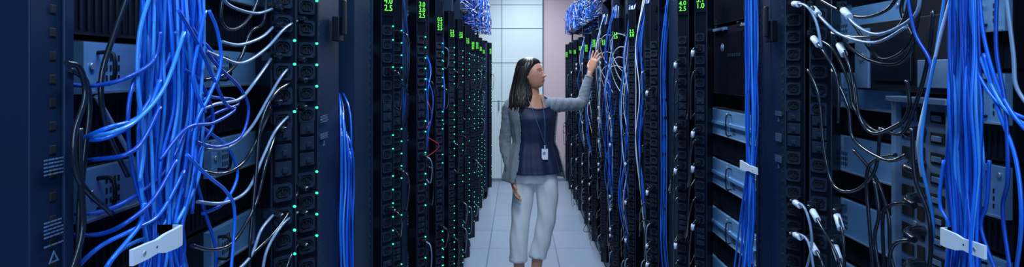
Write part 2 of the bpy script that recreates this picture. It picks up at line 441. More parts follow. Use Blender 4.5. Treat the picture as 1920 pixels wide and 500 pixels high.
loops=[
 [(392,20),(408,60),(414,120),(392,180),(368,230),(360,300)],
 [(370,70),(405,120),(450,165),(466,205),(452,255),(410,275),(365,265)],
 [(360,170),(400,182),(436,186),(445,196),(400,215),(350,260)],
 [(350,290),(390,330),(425,360),(440,400),(432,520)],
 [(330,60),(352,110),(370,170),(380,220),(372,330),(330,420)],
 [(340,0),(365,60),(400,100),(412,140),(380,190)],
 [(335,20),(375,90),(420,190),(440,205),(400,230),(350,240),(300,300)],
 [(300,60),(290,110),(240,145),(180,160),(128,158)],
 [(320,100),(290,170),(250,230),(200,258),(155,262)],
 [(345,60),(310,160),(260,222),(210,248),(160,256)],
 [(300,150),(280,200),(250,225),(200,240),(150,262)],
 [(345,250),(310,320),(240,375),(180,398),(128,400)],
 [(330,300),(290,370),(240,415),(190,438),(128,440)],
 [(345,320),(300,400),(250,430),(190,460),(146,500),(130,530)],
 [(345,350),(300,430),(250,455),(215,480),(180,540)],
 [(270,380),(262,420),(240,450),(200,500),(190,540)],
 [(340,420),(345,470),(330,540)],
 [(365,330),(385,400),(405,470),(400,540)],
 [(385,20),(372,80),(362,150),(385,210)],
 [(285,-20),(262,60),(258,160),(270,260),(262,340)],
 [(365,230),(395,250),(430,280),(445,330),(420,380),(380,400)],
 [(300,200),(270,260),(235,290),(170,300),(128,312)],
 [(345,130),(380,160),(400,230),(372,290),(360,400)],
]
for i,l in enumerate(loops):
    base=-0.395-0.01*(i%3); pts=[]
    for j,(a,b) in enumerate(l):
        X=base
        if a<200: X=-0.425-(200-a)*0.0004
        pts.append(Q(a,b,X))
    cable(pts,0.0023,bl[(i*2)%5],group=G1)
gl=[
 ([(560,38),(535,52),(500,90),(455,118),(415,108),(385,95)],'grey'),
 ([(515,48),(490,70),(450,84),(415,78)],'grey'),
 ([(558,112),(530,140),(500,190),(470,240),(430,275),(385,280)],'grey'),
 ([(512,105),(480,150),(450,185),(405,195),(380,205)],'grey'),
 ([(560,200),(520,240),(495,290),(465,355),(420,380),(370,378)],'grey'),
 ([(512,190),(492,240),(460,300),(420,325),(375,320)],'black'),
 ([(520,240),(500,300),(480,380),(440,450),(400,468),(360,460)],'black'),
 ([(562,395),(530,420),(500,470),(490,530)],'grey'),
 ([(562,350),(540,400),(510,440),(470,480),(440,530)],'black'),
 ([(515,400),(490,430),(470,480),(430,520)],'grey'),
 ([(562,455),(545,480),(530,530)],'black'),
 ([(515,15),(480,25),(430,10),(410,-20)],'grey'),
 ([(560,150),(520,170),(490,230),(480,330),(470,440),(465,540)],'black'),
 ([(490,-20),(470,30),(440,55),(415,40),(420,-20)],'black'),
 ([(130,130),(160,150),(168,200),(160,280),(150,380),(145,520)],'black'),
 ([(125,118),(150,128),(160,180),(140,250),(142,320),(165,360),(210,400)],'black'),
 ([(240,-10),(215,60),(190,150),(200,240),(240,330)],'black'),
 ([(180,180),(215,240),(250,300),(270,350)],'grey'),
 ([(150,240),(150,320),(155,430),(130,520)],'black'),
 ([(500,-20),(495,40),(470,60),(450,110),(420,140),(380,150)],'black'),
]
plug=MB(); plug.box(-0.002,0.026,-0.010,0.010,-0.008,0.008); plug.rings([[Vector((0.026+t,0.008*s*math.cos(a),0.0065*s*math.sin(a))) for a in [2*math.pi*i/8 for i in range(8)]] for t,s in ((0,1),(0.010,0.8),(0.018,0.5))]); plug_me=plug.mesh('plug',['black'])
col=MB(); col.cyl((0,0,0),(1,0,0),0.0068,0.024,10); collar_me=col.mesh('collar',['whitep'])
for i,(l,m) in enumerate(gl):
    near=i<13
    pts=[]
    for j,(a,b) in enumerate(l):
        X=-0.405-0.005*(i%3)+ (0 if near else -0.02)
        if j==0 and near: X=-0.425
        pts.append(Q(a,b,X))
    o=cable(pts,0.0025 if m=='grey' else 0.0028,m,'power_cable',group=G2)
    if near: part('plug',plug_me,o,rot=(0,0,math.radians(-38)),loc=(-0.012,0.006,0.0))
def bracket(px0,px1,py0,py1,X,side):
    a=Q(px0,py0,X); b=Q(px1,py1,X); ya,yb=sorted((a.y,b.y)); ym=(ya+yb)/2; h=abs(0.5*(py1-py0))*ym/F_PX*0.85
    zc=1.6-((py0+py1)/2-133)*ym/F_PX
    s=-side; w=(yb-ya)/2
    mb=MB()
    prof=[(-w,0.0,0.8),(-w*0.45,0.001,0.8),(-w*0.1,0.001,0.7),(w*0.15,0.003,1.0),(w*0.6,0.004,1.1),(w*0.9,0.002,1.1),(w,-0.008,1.05),(w*1.0,-0.03,1.0)]
    rs=[]
    for (y,x,k) in prof:
        hh=h*k; t=0.002
        rs.append([Vector((s*(x-t),y,-hh)),Vector((s*(x+t),y,-hh)),Vector((s*(x+t),y,hh)),Vector((s*(x-t),y,hh))])
    mb.rings(rs,0,True,False)
    root=top('cable_bracket',mb.mesh('cable_bracket',['whitep']),(X,ym,zc),"white plastic bracket clasping a blue cable bundle","bracket",bevel=0.001)
    mb=MB(); mb.cyl((s*0.002,-w*0.62,0),(s,0,0),h*0.2,0.0015,12); part('screw',mb.mesh('screw',['screw']),root)
    mb=MB(); mb.cyl((s*0.002,-w*0.15,0),(s,0,0),h*0.12,0.0012,12); part('pin_hole',mb.mesh('pin',['void']),root)
bracket(246,340,438,480,-0.382,-1)
bracket(1848,1764,438,474,0.628,1)
bracket(1420,1388,305,323,0.685,1)
for i in range(12):
    px=640+i*1.9; X=-0.425-0.006*(i%3); z0=R.uniform(170,260)
    pts=[Q(634+R.uniform(0,3),z0-15,-0.50),Q(px-R.uniform(0,3),z0+40,X),Q(px+R.uniform(-3,3),340,X),Q(px+R.uniform(-3,3),430,X),Q(px+R.uniform(-4,4),540,X)]
    cable(pts,0.0025,bl[i%5],group=G1,n=6)
for i in range(28):
    u=i/27; X0=0.665-R.uniform(0,0.04)
    xx=[1780+u*54,1782+u*52+R.uniform(-6,6),1780+u*58+R.uniform(-7,7),1778+u*64+R.uniform(-7,7),1788+u*46+R.uniform(-5,5),1770+u*70]
    yy=[-40,90,200,320,455,560]
    cable([Q(a,b,X0+R.uniform(-.008,.008)) for a,b in zip(xx,yy)],0.0021,(['blue2','blue','blue2','blue3'])[i%4],group=G1)
rl=[([(1815,-30),(1825,60),(1855,150),(1895,215),(1960,250)],'blue3'),([(1835,-30),(1845,70),(1875,170),(1920,240),(1960,260)],'blue'),
    ([(1870,-30),(1868,90),(1885,200),(1890,330),(1880,400),(1900,540)],'blue2'),([(1775,-30),(1755,100),(1735,200),(1728,300),(1750,420),(1735,540)],'blue3'),
    ([(1790,-30),(1760,80),(1738,180),(1722,260),(1728,330)],'whitec'),([(1845,100),(1870,200),(1905,300),(1915,420),(1900,540)],'blue'),
    ([(1770,300),(1762,380),(1780,430),(1770,540)],'blue'),([(1855,300),(1850,380),(1840,430),(1880,540)],'blue2'),
    ([(1885,-20),(1900,100),(1905,160),(1930,200)],'grey'),([(1700,-20),(1715,60),(1745,120),(1735,190)],'blue2'),
    ([(1800,-30),(1806,60),(1835,140),(1880,200),(1960,235)],'blue')]
for l,m in rl: cable([Q(a,b,0.65 if i<4 else 0.67) for i,(a,b) in enumerate(l)],0.0025,m,group=G1)
for i in range(15):
    px=1398+i*1.45; X=0.70-0.006*(i%3)
    cable([Q(px+R.uniform(-3,3),-30,X),Q(px+R.uniform(-4,4),110,X),Q(px+R.uniform(-4,4),220,X),Q(1400+i*1.1,314,X),Q(px-R.uniform(0,12),410,X),Q(px-R.uniform(0,26),540,X)],0.0027,bl[i%5],group=G1,n=6)
hl=[
 [(1522,12),(1545,40),(1580,66),(1640,68),(1690,45),(1708,-20)],
 [(1580,12),(1610,60),(1650,110),(1700,90),(1722,30),(1726,-20)],
 [(1522,70),(1560,90),(1590,150),(1600,200),(1640,245),(1685,235),(1705,200),(1700,150)],
 [(1582,95),(1600,150),(1612,220),(1640,250),(1690,230)],
 [(1515,130),(1535,180),(1545,280),(1562,345),(1600,358),(1640,320),(1650,240)],
 [(1560,60),(1620,108),(1680,120),(1712,80),(1690,20),(1700,-20)],
 [(1560,130),(1590,200),(1600,260),(1660,300),(1700,290)],
 [(1640,340),(1648,400),(1640,450),(1655,540)],
 [(1600,280),(1640,330),(1665,400),(1670,480),(1690,540)],
 [(1710,240),(1715,330),(1740,400),(1745,470),(1735,540)],
 [(1680,290),(1640,300),(1625,330),(1630,420),(1640,540)],
 [(1700,380),(1670,385),(1655,410),(1660,540)],
 [(1705,450),(1680,455),(1668,480),(1668,540)],
 [(1522,-10),(1600,30),(1660,20),(1690,-20)],
 [(1750,20),(1738,120),(1715,200),(1690,250),(1650,240)],
]
for i,l in enumerate(hl):
    cable([Q(a,b,0.665+0.012*(i%3)) for a,b in l],0.0034,'black','power_cable',group=G2)
hw=[([(1518,8),(1548,42),(1578,66),(1640,80),(1700,50)],'grey'),([(1574,10),(1606,48),(1650,64),(1715,30),(1725,-20)],'grey'),([(1518,62),(1548,102),(1570,150),(1572,230)],'black'),
    ([(1568,72),(1592,122),(1604,200)],'black'),([(1518,385),(1542,428),(1570,480),(1575,530)],'black'),([(1566,392),(1580,440),(1585,530)],'black'),([(1516,448),(1540,488),(1550,540)],'black'),([(1562,450),(1578,500),(1585,540)],'black'),([(1485,375),(1510,392),(1522,460),(1500,540)],'grey'),([(1484,436),(1515,452),(1530,540)],'grey'),([(1482,6),(1510,10),(1530,40),(1540,90)],'grey')]
def coll(o,p,q,m=0.35,s=1.0):
    d=(q-p); 
    c=part('tie',collar_me,o,loc=d*m,label="white cable tie label"); c.rotation_mode='QUATERNION'; c.rotation_quaternion=Vector((1,0,0)).rotation_difference(d.normalized()); c.scale=(s,s,s)
    return c
for l,m in hw:
    pts=[Q(a,b,0.66) for a,b in l]; pts[0]=Q(*l[0],0.675)
    o=cable(pts,0.0031,m,'power_cable',group=G2); c=coll(o,pts[0],pts[1],0.25,1.2); c.scale=(1.5,1.05,1.05)
    part('plug',plug_me,o,rot=(0,0,math.pi+math.radians(42)),loc=(0.022,0.014,0))
def cords(P,idx,m,side,drop=(0.1,0.3),tie=False,r=0.003,rr=R,n=6):
    root,nv,t,zs=P
    for i in idx:
        if i>=len(zs): continue
        z=zs[i]; p=root.location.copy(); p.z=z; p=p+nv*0.024+t*-0.003
        q1=p+nv*0.06+Vector((0,0,-0.008)); dr=rr.uniform(*drop); sw=rr.uniform(0.04,0.16)
        q2=p+nv*0.065+Vector((0,sw*0.25,-dr*0.4)); q3=p+nv*0.04+Vector((0,sw*0.7,-dr)); 
        q4=p+Vector((0,sw*1.3,-dr*1.05)); q5=p+Vector((side*0.05,sw*1.7,-dr*0.75))
        o=cable([p+nv*0.03,q1,q2,q3,q4,q5],r,m,'power_cable',group=G2,n=n,sub=5)
        part('plug',plug_me,o,loc=-nv*0.03,rot=(0,0,root.rotation_euler.z))
        if tie:
            c=coll(o,q1,q2,0.0,0.95); c.location=q1-(p+nv*0.03)
cords(PD['R2a'],[4,9,13,17],'black',1,tie=True,drop=(0.15,0.35))
cords(PD['R2a'],[2,7,12,15],'black',1,drop=(0.15,0.35))
cords(PD['R2b'],[3,8,11,16],'black',1,tie=True,drop=(0.15,0.35))
cords(PD['R2b'],[1,5,10,14],'black',1,drop=(0.15,0.35))
cords(PD['L2a'],[3,11,18],'black',-1,drop=(0.1,0.25))
cords(PD['L2b'],[6,15],'black',-1,drop=(0.1,0.25))
for k,P in enumerate(farR):
    if P[0].location.y>7: cords(P,R.sample(range(30),2),R.choice(['black','grey']),1,n=5); continue
    cords(P,R.sample(range(31),6),'black',1,tie=(k%2==0),n=5,drop=(0.08,0.3))
    cords(P,R.sample(range(31),2),'grey',1,n=5,drop=(0.08,0.3))
for k,P in enumerate(farL):
    cords(P,R.sample(range(31),2),R.choice(['black','black','grey']),-1,n=5,drop=(0.08,0.25))
def run(side,Y,cnt,z0,z1,mats,spread=0.05,out=0.02,amp=0.02,r=0.0027,rr=R):
    F=FL if side<0 else FR
    for i in range(cnt):
        pts=[]; n=6
        yy=Y+rr.uniform(-spread,spread); X=F-out-rr.uniform(-0.01,0.02)
        for j in range(n):
            z=z1+(z0-z1)*j/(n-1)
            pts.append((side*(X+ (0.04 if j in(0,n-1) else rr.uniform(-amp,amp)*0.6)),yy+rr.uniform(-amp,amp),z))
        cable(pts,r,mats[i%len(mats)],group=G1,n=5,sub=5)
run(-1,2.60,5,1.15,1.75,['blue','blue2'],0.05,0.03,0.05)
run(-1,2.62,1,1.2,1.5,['red'],0.03,0.05,0.06,r=0.002)
run(-1,3.2,4,1.2,1.9,['blue','blue2'],0.05,0.02,0.03)
run(-1,2.2,3,1.3,2.0,['blue2','black'],0.02,0.02,0.02)
run(1,2.90,16,0.4,2.05,['blue','blue2','blue','blue3'],0.07,0.0,0.012)
run(1,3.2,8,0.7,2.0,['whitec','blue','blue2','blue2'],0.05,0.04,0.04)
run(1,3.6,10,0.5,2.0,['whitec','blue','blue2'],0.08,0.05,0.05)
run(1,4.1,12,0.6,2.05,['whitec','blue','blue2','blue2'],0.10,0.06,0.06)
run(1,4.7,7,0.8,2.05,['whitec','blue','black'],0.08,0.05,0.05)
run(1,5.3,5,0.8,1.95,['blue','whitec'],0.08,0.05,0.05)
run(1,6.0,4,0.8,1.95,['blue','whitec'],0.08,0.05,0.05)
for i in range(9):
    y=R.uniform(3.7,4.6); z=R.uniform(1.55,1.95); 
    cable([(0.76,y,z),(0.66,y+.03,z+.04),(0.62,y+.08,z-.02),(0.65,y+.12,z-.12),(0.69,y+.05,z-.2),(0.76,y+.1,z-.22)],0.0025,'whitec',group=G1,n=5)
for i in range(12):
    y=3.9+i*0.36; z=R.uniform(0.25,0.6); d=R.uniform(0.05,0.11)
    cable([(0.76,y,z+0.1),(0.70,y,z+0.06),(0.72-d,y+0.03,z-0.06),(0.71-d,y+0.06,z-0.13),(0.70,y+0.08,z-0.12),(0.76,y+0.1,z-0.05)],0.003,'black',group=G2,name='power_cable',n=5)
for i in range(6):
    y=4.3+i*0.55; z=R.uniform(0.25,0.5); d=R.uniform(0.03,0.07)
    cable([(-0.48,y,z+0.1),(-0.43,y,z+0.06),(-0.44+d,y+0.03,z-0.06),(-0.43+d,y+0.06,z-0.13),(-0.42,y+0.08,z-0.12),(-0.48,y+0.1,z-0.05)],0.003,'black',group=G2,name='power_cable',n=5)
mb=MB()
for z in [0.3+0.0444*2*i for i in range(20)]:
    mb.box(-0.005,0.055,-0.05,0.05,z,z+0.012); mb.box(0.05,0.06,-0.05,0.05,z-0.006,z+0.018)
mb.box(-0.01,0.0,-0.055,0.055,0.2,2.05)
top('cable_manager',mb.mesh('cable_manager',['rackblack']),(FR,2.92,0),"black finger duct holding vertical blue cables","cable manager",rot=math.pi+0.3)
mb=MB(); 
mb.box(-0.03,0.0,-0.075,0.075,0,0.36,0)
mb.box(0.0,0.012,-0.078,-0.066,0,0.36,0); mb.box(0.0,0.012,0.066,0.078,0,0.36,0); mb.box(-0.03,0.022,-0.08,0.08,0.352,0.362,0)
for i in range(9):
    z=0.03+i*0.036
    mb.box(0,0.002,-0.02,0.0,z,z+0.026,1); mb.box(0,0.002,0.015,0.050,z,z+0.020,1)
    mb.box(0.002,0.004,0.020,0.044,z+0.004,z+0.014,0); mb.box(0,0.002,-0.062,-0.030,z,z+0.022,1)
for z in (0.02,0.13,0.24,0.335): mb.cyl((0,0.058,z),(1,0,0),0.005,0.003,10,2); mb.cyl((0,-0.025,z),(1,0,0),0.004,0.003,10,2)
ch=top('equipment_panel',mb.mesh('blade_chassis',['steel2','void','screw']),(0.738,1.06,1.19),"grey steel equipment panel with black elbow connectors","equipment panel",rot=math.pi,bevel=0.0015)
mb=MB(); mb.tube([(0,0,0),(0.02,0,0),(0.035,0.01,-0.003),(0.04,0.035,-0.006)],[0.010,0.010,0.008,0.006],10); elb=mb.mesh('connector',['black'])
for z in (0.06,0.12,0.18,0.24,0.30): part('connector',elb,ch,loc=(0,-0.005,z),label="black elbow connector")
mb=MB(); mb.box(-0.03,0,-0.15,0.15,0,0.14,0); mb.box(0,0.006,-0.148,-0.10,0.004,0.13,1); mb.box(0,0.004,-0.09,0.03,0.02,0.12,2)
mb.cyl((0.006,-0.12,0.07),(1,0,0),0.008,0.004,14,3); mb.box(0,0.005,0.05,0.14,0.01,0.06,1)
top('network_switch',mb.mesh('network_switch',['chassis','steel2','pdu','screw']),(0.742,1.13,1.56),"black network switch with pale steel ears","network switch",rot=math.pi,bevel=0.001)
def tray(x0,x1,y0,y1,z):
    mb=MB(); mb.box(x0,x0+0.02,y0,y1,z,z+0.08); mb.box(x1-0.02,x1,y0,y1,z,z+0.08)
    y=y0+0.1
    while y<y1: mb.box(x0,x1,y,y+0.025,z+0.01,z+0.03); y+=0.3
    for yy in (y0+0.3,(y0+y1)/2,y1-0.3):
        mb.box(x0,x0+0.02,yy,yy+0.03,1.985,z); mb.box(x1-0.02,x1,yy,yy+0.03,1.985,z)
    return top('cable_tray',mb.mesh('cable_tray',['rackblack']),(0,0,0),"black ladder cable tray on top of the racks","cable tray")
tray(-0.85,-0.46,4.6,7.3,2.10); tray(0.74,1.13,5.0,8.2,2.10)
def tangle(xa,xb,y0,y1,z0,z1,cnt,seed):
    rr=random.Random(seed); mb=MB()
    for i in range(cnt):
        y=rr.uniform(y0,y1); pts=[]
        x=rr.uniform(xa,xb); z=rr.uniform(z0,z1)
        for j in range(7):
            pts.append((x,y,z)); y+=rr.uniform(0.02,0.12); x=min(max(x+rr.uniform(-.1,.1),xa),xb); z=min(max(z+rr.uniform(-.12,.12),z0),z1)
        mb.tube(pts,0.004,5,mi=rr.choice([0,1,1,2]),sub=4)
    top('cable_tangle',mb.mesh('cable_tangle',['blue','blue2','black']),(0,0,0),"tangled mass of blue network cables spilling over the racks","cables",kind='stuff')
tangle(-0.62,-0.33,4.7,7.2,2.06,2.42,260,1)
tangle(0.66,0.95,5.0,7.8,2.10,2.40,240,2)
# ---------------------------------------------------------------- woman
WY=4.26
def W(px,py,dy=0.0):
    Y=WY+dy; return Vector(((px-969)*Y/F_PX,Y,1.6-(py-133)*Y/F_PX))
BASE=Vector((0.10,WY,0))
M['skin']=mat('skin',(0.55,0.26,0.17),0.48,noise=0.05,nscale=15)
M['lips']=mat('lips',(0.42,0.10,0.09),0.4,noise=0.05,nscale=50)
M['eyew']=mat('eye_white',(0.6,0.6,0.6),0.2,noise=0.02,nscale=50)
M['iris']=mat('iris',(0.03,0.015,0.01),0.15,noise=0.1,nscale=90)
M['hair']=mat('hair',(0.013,0.008,0.010),0.36,noise=0.4,nscale=60,stretch=(1,1,0.06),bump=0.25,bscale=90,spec=0.45)
M['knit']=mat('knit_grey',(0.19,0.22,0.265),0.9,noise=0.12,nscale=60,bump=0.4,bscale=120,stretch=(1,1,0.5),sheen=0.2)
M['blouse']=mat('blouse_navy',(0.006,0.015,0.055),0.6,noise=0.2,nscale=10,bump=0.3,bscale=18,sheen=0.05)
M['trimn']=mat('blouse_trim',(0.015,0.035,0.11),0.6,noise=0.4,nscale=120,bump=0.6,bscale=150)
M['lany']=mat('lanyard_cord',(0.10,0.14,0.24),0.6,noise=0.1,nscale=40)
M['pants']=mat('pants_white',(0.76,0.79,0.83),0.75,noise=0.04,nscale=10,bump=0.2,bscale=9,stretch=(1,1,0.4))
M['shoe']=mat('shoe_black',(0.02,0.02,0.03),0.4,noise=0.1,nscale=20)
def ringpts(c,rx,ry,yaw,n=40):
    ca,sa=math.cos(yaw),math.sin(yaw); out=[]
    for i in range(n):
        a=2*math.pi*i/n; x=math.cos(a)*rx; y=math.sin(a)*ry
        out.append(Vector((c[0]+x*ca-y*sa,c[1]+x*sa+y*ca,c[2])))
    return out
YAW=math.radians(18)
torso=[(0.80,.128,0,.160,.115),(0.90,.130,0,.166,.116),(1.00,.130,0,.150,.100),(1.09,.128,0,.128,.088),(1.18,.125,-.005,.136,.100),(1.26,.122,-.012,.148,.112),(1.32,.118,-.004,.158,.100),(1.37,.116,.0,.140,.082),(1.405,.118,.0,.098,.065),(1.43,.120,.0,.058,.055)]
tbody=[(z,cx,cy,rx-(.026 if z<.95 else .010 if z<1.05 else 0),ry-(.026 if z<.95 else .010 if z<1.05 else 0)) for (z,cx,cy,rx,ry) in torso]
def interp(tab,z):
    if z<=tab[0][0]: return tab[0][1:]
    for a,b in zip(tab,tab[1:]):
        if a[0]<=z<=b[0]:
            t=(z-a[0])/(b[0]-a[0]); t=t*t*(3-2*t)*0.5+t*0.5
            return tuple(p*(1-t)+q*t for p,q in zip(a[1:],b[1:]))
    return tab[-1][1:]
def hdisp(x,y,z,a=.068,b=.090,c=.110):
    f=min(1,max(0,-y)/0.05)
    def g(cx,cz,sx,sz,am): return am*math.exp(-((x-cx)/sx)**2-((z-cz)/sz)**2)
    dy=g(0,-.026,.010,.010,.022)+g(0,-.010,.008,.020,.012)+g(.028,.010,.014,.009,-.008)+g(-.028,.010,.014,.009,-.008)+g(0,-.056,.018,.009,.008)+g(0,-.088,.020,.014,.009)+g(0,-.071,.02,.006,-.003)+g(.011,-.029,.006,.007,.006)+g(-.011,-.029,.006,.007,.006)
    return dy*f
def head_mesh(mb,Mx):
    a,b,c=.068,.090,.110; nu,nv=64,60; rs=[]
    for k in range(1,nv):
        ph=-math.pi/2+math.pi*k/nv; r=[]
        for i in range(nu):
            th=2*math.pi*i/nu
            x=a*math.cos(ph)*math.cos(th); y=b*math.cos(ph)*math.sin(th); z=c*math.sin(ph)
            t=max(0,-z/c); x*=1-0.30*t**1.5
            if t>0: 
                w=math.sqrt(max(0,1-t*t)); w2=max(w,(1-t**5)**.5) if y<0 else w
                if w>1e-4 and y<0: y*=min(1.9,w2/w)*(1-.10*t); x*=min(1.5,(w2/w)**.6)
            if y>0: y*=1-0.35*t
            y-=hdisp(x,y,z)
            r.append(Mx@Vector((x,y,z)))
        rs.append(r)
    mb.rings(rs,0,True)
    for s in (-1,1):
        mb.rings([[Mx@Vector((s*(.066+d),0.012+ .016*sc*math.cos(q),-.006+.030*sc*math.sin(q))) for q in [2*math.pi*i/12 for i in range(12)]] for d,sc in ((-.01,.8),(.004,1),(.010,.9))],0,True)
HC=Vector((.110,WY-.010,1.575))
HM=Matrix.Translation(HC)@Matrix.Rotation(math.radians(62),4,'Z')@Matrix.Rotation(math.radians(-9),4,'X')
def hand(mb,wrist,d,nrm,length,curl,thumbside,spread=0.12,curls=None):
    d=d.normalized(); nrm=(nrm-d*nrm.dot(d)).normalized(); s=d.cross(nrm)*thumbside
    L=length
    pal=[]
    for t,w,h in ((-.06,.022,.019),(0,.024,.017),(.18,.032,.016),(.36,.038,.014),(.50,.038,.012),(.55,.033,.009)):
        c=wrist+d*L*t; pal.append([c+s*math.cos(a)*w+nrm*math.sin(a)*h for a in [2*math.pi*i/16 for i in range(16)]])
    mb.rings(pal,0,True)
    for i,(off,fl,base) in enumerate(((.029,.42,.49),(.010,.47,.52),(-.010,.44,.50),(-.029,.35,.45))):
        cu=curls[i] if curls else curl
        p=wrist+d*L*base+s*off; dirv=(d+s*spread*(off/.03)).normalized(); pts=[p-dirv*.015,p]; ang=0
        for k,seg in enumerate((.42,.32,.26)):
            ang+=cu*(0.6+0.3*k)
            v=dirv*math.cos(ang)+nrm*math.sin(ang); p=p+v*L*fl*seg*1.05; pts.append(p)
        mb.tube(pts,[.0090,.0088,.0082,.0075,.0060],10,sub=4)
    p=wrist+d*L*.14+s*.022; q=p+(d*.6+s*.75+nrm*.25).normalized()*L*.2; r=q+(d*.85+s*.35+nrm*.35).normalized()*L*.17; u=r+(d*.95+s*.05+nrm*.35).normalized()*L*.12
    mb.tube([p-d*.01-s*.01,p,q,r,u],[.012,.0120,.0104,.0092,.0068],10,sub=4)
def remesh(name,mb,mats,vox,smooth=6,fac=0.5,off=BASE):
    me=mb.mesh(name+'_src',mats,off=off); o=bpy.data.objects.new('tmp',me); link(o)
    m=o.modifiers.new('r','REMESH'); m.mode='VOXEL'; m.voxel_size=vox; m.use_smooth_shade=True
    s=o.modifiers.new('s','SMOOTH'); s.iterations=smooth; s.factor=fac
    dg=bpy.context.evaluated_depsgraph_get(); out=bpy.data.meshes.new_from_object(o.evaluated_get(dg))
    bpy.data.objects.remove(o); out.name=name
    out.polygons.foreach_set('use_smooth',[True]*len(out.polygons)); out.polygons.foreach_set('material_index',[0]*len(out.polygons))
    if not out.materials: out.materials.append(M[mats[0]])
    return out
Rsh=W(957,200); Rel=W(947,268,0.03); Rwr=W(960,333,-0.08)
Lsh=W(1037,197); Lel=W(1090,192,0.13); Lwr=W(1107,136,0.18); Ltip=W(1124,80,0.20)
body=MB()
body.rings([ringpts((cx,WY+cy,z),rx,ry,YAW) for (z,cx,cy,rx,ry) in tbody],0,True)
body.tube([(.120,WY+.005,1.36),(.118,WY+.008,1.43),(.108,WY+.008,1.53)],[.058,.046,.046],16)
head_mesh(body,HM)
body.tube([Vector((.05,WY,1.345)),Rsh,Rsh*.5+Rel*.5,Rel,Rel*.4+Rwr*.6,Rwr],[.052,.046,.040,.035,.032,.022],14)
body.tube([Vector((.18,WY,1.350)),Lsh,Lsh*.5+Lel*.5,Lel,Lel*.6+Lwr*.4,Lwr],[.052,.045,.040,.035,.032,.021],14)
Rd=(W(969,378,-.12)-Rwr); hand(body,Rwr,Rd,Vector((.55,-.1,0)),.180,.30,1)
Ld=(Ltip-Lwr); hand(body,Lwr,Ld,Vector((.75,.65,-.1)),.190,.22,1,curls=[.10,.22,.33,.42],spread=.22)
RA=Vector((.022,WY-.022,.085)); LA=Vector((.135,WY+.03,.085))
body.tube([(.072,WY,.86),(.056,WY,.75),(.034,WY-.014,.58),(.022,WY-.025,.45),(.014,WY-.022,.30),RA],[.064,.060,.050,.044,.044,.034],14)
body.tube([(.195,WY,.86),(.212,WY,.75),(.214,WY+.002,.58),(.196,WY+.01,.45),(.160,WY+.025,.30),LA],[.064,.060,.050,.044,.044,.034],14)
for A,yw in ((RA,0.1),(LA,0.6)):
    f=Vector((math.sin(yw),-math.cos(yw),0))
    body.tube([A+Vector((0,0,0.02)),A-f*.02+Vector((0,0,-.04)),A+f*.06+Vector((0,0,-.055)),A+f*.14+Vector((0,0,-.068))],[.034,.034,.030,.014],12)
woman=bpy.data.objects.new('person',None); link(woman); woman.location=BASE
woman["label"]="woman in grey cardigan, navy top and white trousers reaching up"; woman["category"]="person"
part('body',remesh('body',body,['skin'],.0035,2,.5),woman)
def wp(name,mb,mats,label=None,off=BASE,**k): return part(name,mb.mesh(name,mats,off=off),woman,label=label,**k)
def fy(x,z,o=0.0):
    a,b,c=.068,.090,.110; t=max(0,-z/c); w=math.sqrt(max(0,1-(z/c)**2))
    k=1.0
    if t>0: k=min(1.9,max(w,(1-t**5)**.5)/w)*(1-.10*t)
    xa=a*(1-0.30*t**1.5)*(min(1.5,(max(w,(1-t**5)**.5)/w)**.6) if t>0 else 1)
    y=-b*math.sqrt(max(0,1-(z/c)**2-(x/xa*w)**2 if w>0 else 0))*k
    return y-hdisp(x,y,z)-o
def hp(x,z,o=0.0): return HM@Vector((x,fy(x,z,o),z))
for s in (-1,1):
    mb=MB()
    c=Vector((s*.028,fy(s*.028,.009)+.0065,.009)); rs=[]
    for k in range(1,8):
        ph=-math.pi/2+math.pi*k/8; rs.append([HM@(c+Vector((.0125*math.cos(ph)*math.cos(t),.009*math.cos(ph)*math.sin(t),.0055*math.sin(ph)))) for t in [2*math.pi*i/12 for i in range(12)]])
    mb.rings(rs,0,True)
    wp('eye',mb,['eyew'],"dark eye")
    mb=MB(); mb.cyl(HM@(c+Vector((0.0,-.0082,0))),HM.to_3x3()@Vector((0.1,-1,0)),.0046,.0012,12)
    wp('iris',mb,['iris'])
    mb=MB(); mb.tube([hp(s*.012,.025,.0005),hp(s*.028,.031,.0005),hp(s*.044,.026,.0005)],[.0014,.0026,.001],6,sub=4)
    wp('eyebrow',mb,['hair'],"dark eyebrow")
    mb=MB(); mb.tube([hp(s*.015,.011,.001),hp(s*.028,.0155,.001),hp(s*.041,.010,.001)],[.0009,.0014,.0009],6,sub=4)
    wp('eyelash',mb,['hair'],"dark lashes")
mb=MB()
mb.tube([hp(-.020,-.056,-.0005),hp(-.007,-.0515,-.0005),hp(0,-.053,-.0005),hp(.007,-.0515,-.0005),hp(.020,-.056,-.0005)],[.001,.0030,.0028,.0030,.001],8,sub=5)
mb.tube([hp(-.019,-.0575,-.0005),hp(0,-.0615,-.0005),hp(.019,-.0575,-.0005)],[.001,.0036,.001],8,sub=5)
wp('lips',mb,['lips'],"closed lips")
mb=MB()
ht=[(1.698,.070,.115,.022),(1.692,.042,.138,.048),(1.680,.018,.160,.067),(1.660,.002,.171,.079),(1.634,-.007,.158,.085),(1.605,-.013,.133,.088),(1.575,-.018,.112,.089),(1.54,-.025,.103,.090),(1.50,-.034,.103,.091),(1.46,-.043,.110,.092),(1.425,-.051,.116,.093),(1.395,-.055,.114,.088),(1.365,-.052,.098,.074),(1.335,-.042,.070,.052),(1.315,-.032,.04,.03)]
def hcy(z): return WY+.002-.060*max(0,min(1,(1.46-z)/.1))
rs=[]
for (z,x0,x1,yh) in ht:
    ring=[]; n=96
    for i in range(n):
        a=2*math.pi*i/n; w=1+0.012*math.sin(a*17+z*9)+0.009*math.sin(a*31-z*14)
        ring.append(Vector(((x0+x1)/2+(x1-x0)/2*math.cos(a)*w,hcy(z)+yh*math.sin(a)*w,z+(0.010*math.sin(a*9) if z<1.43 else 0))))
    rs.append(ring)
mb.rings(rs,0,True)
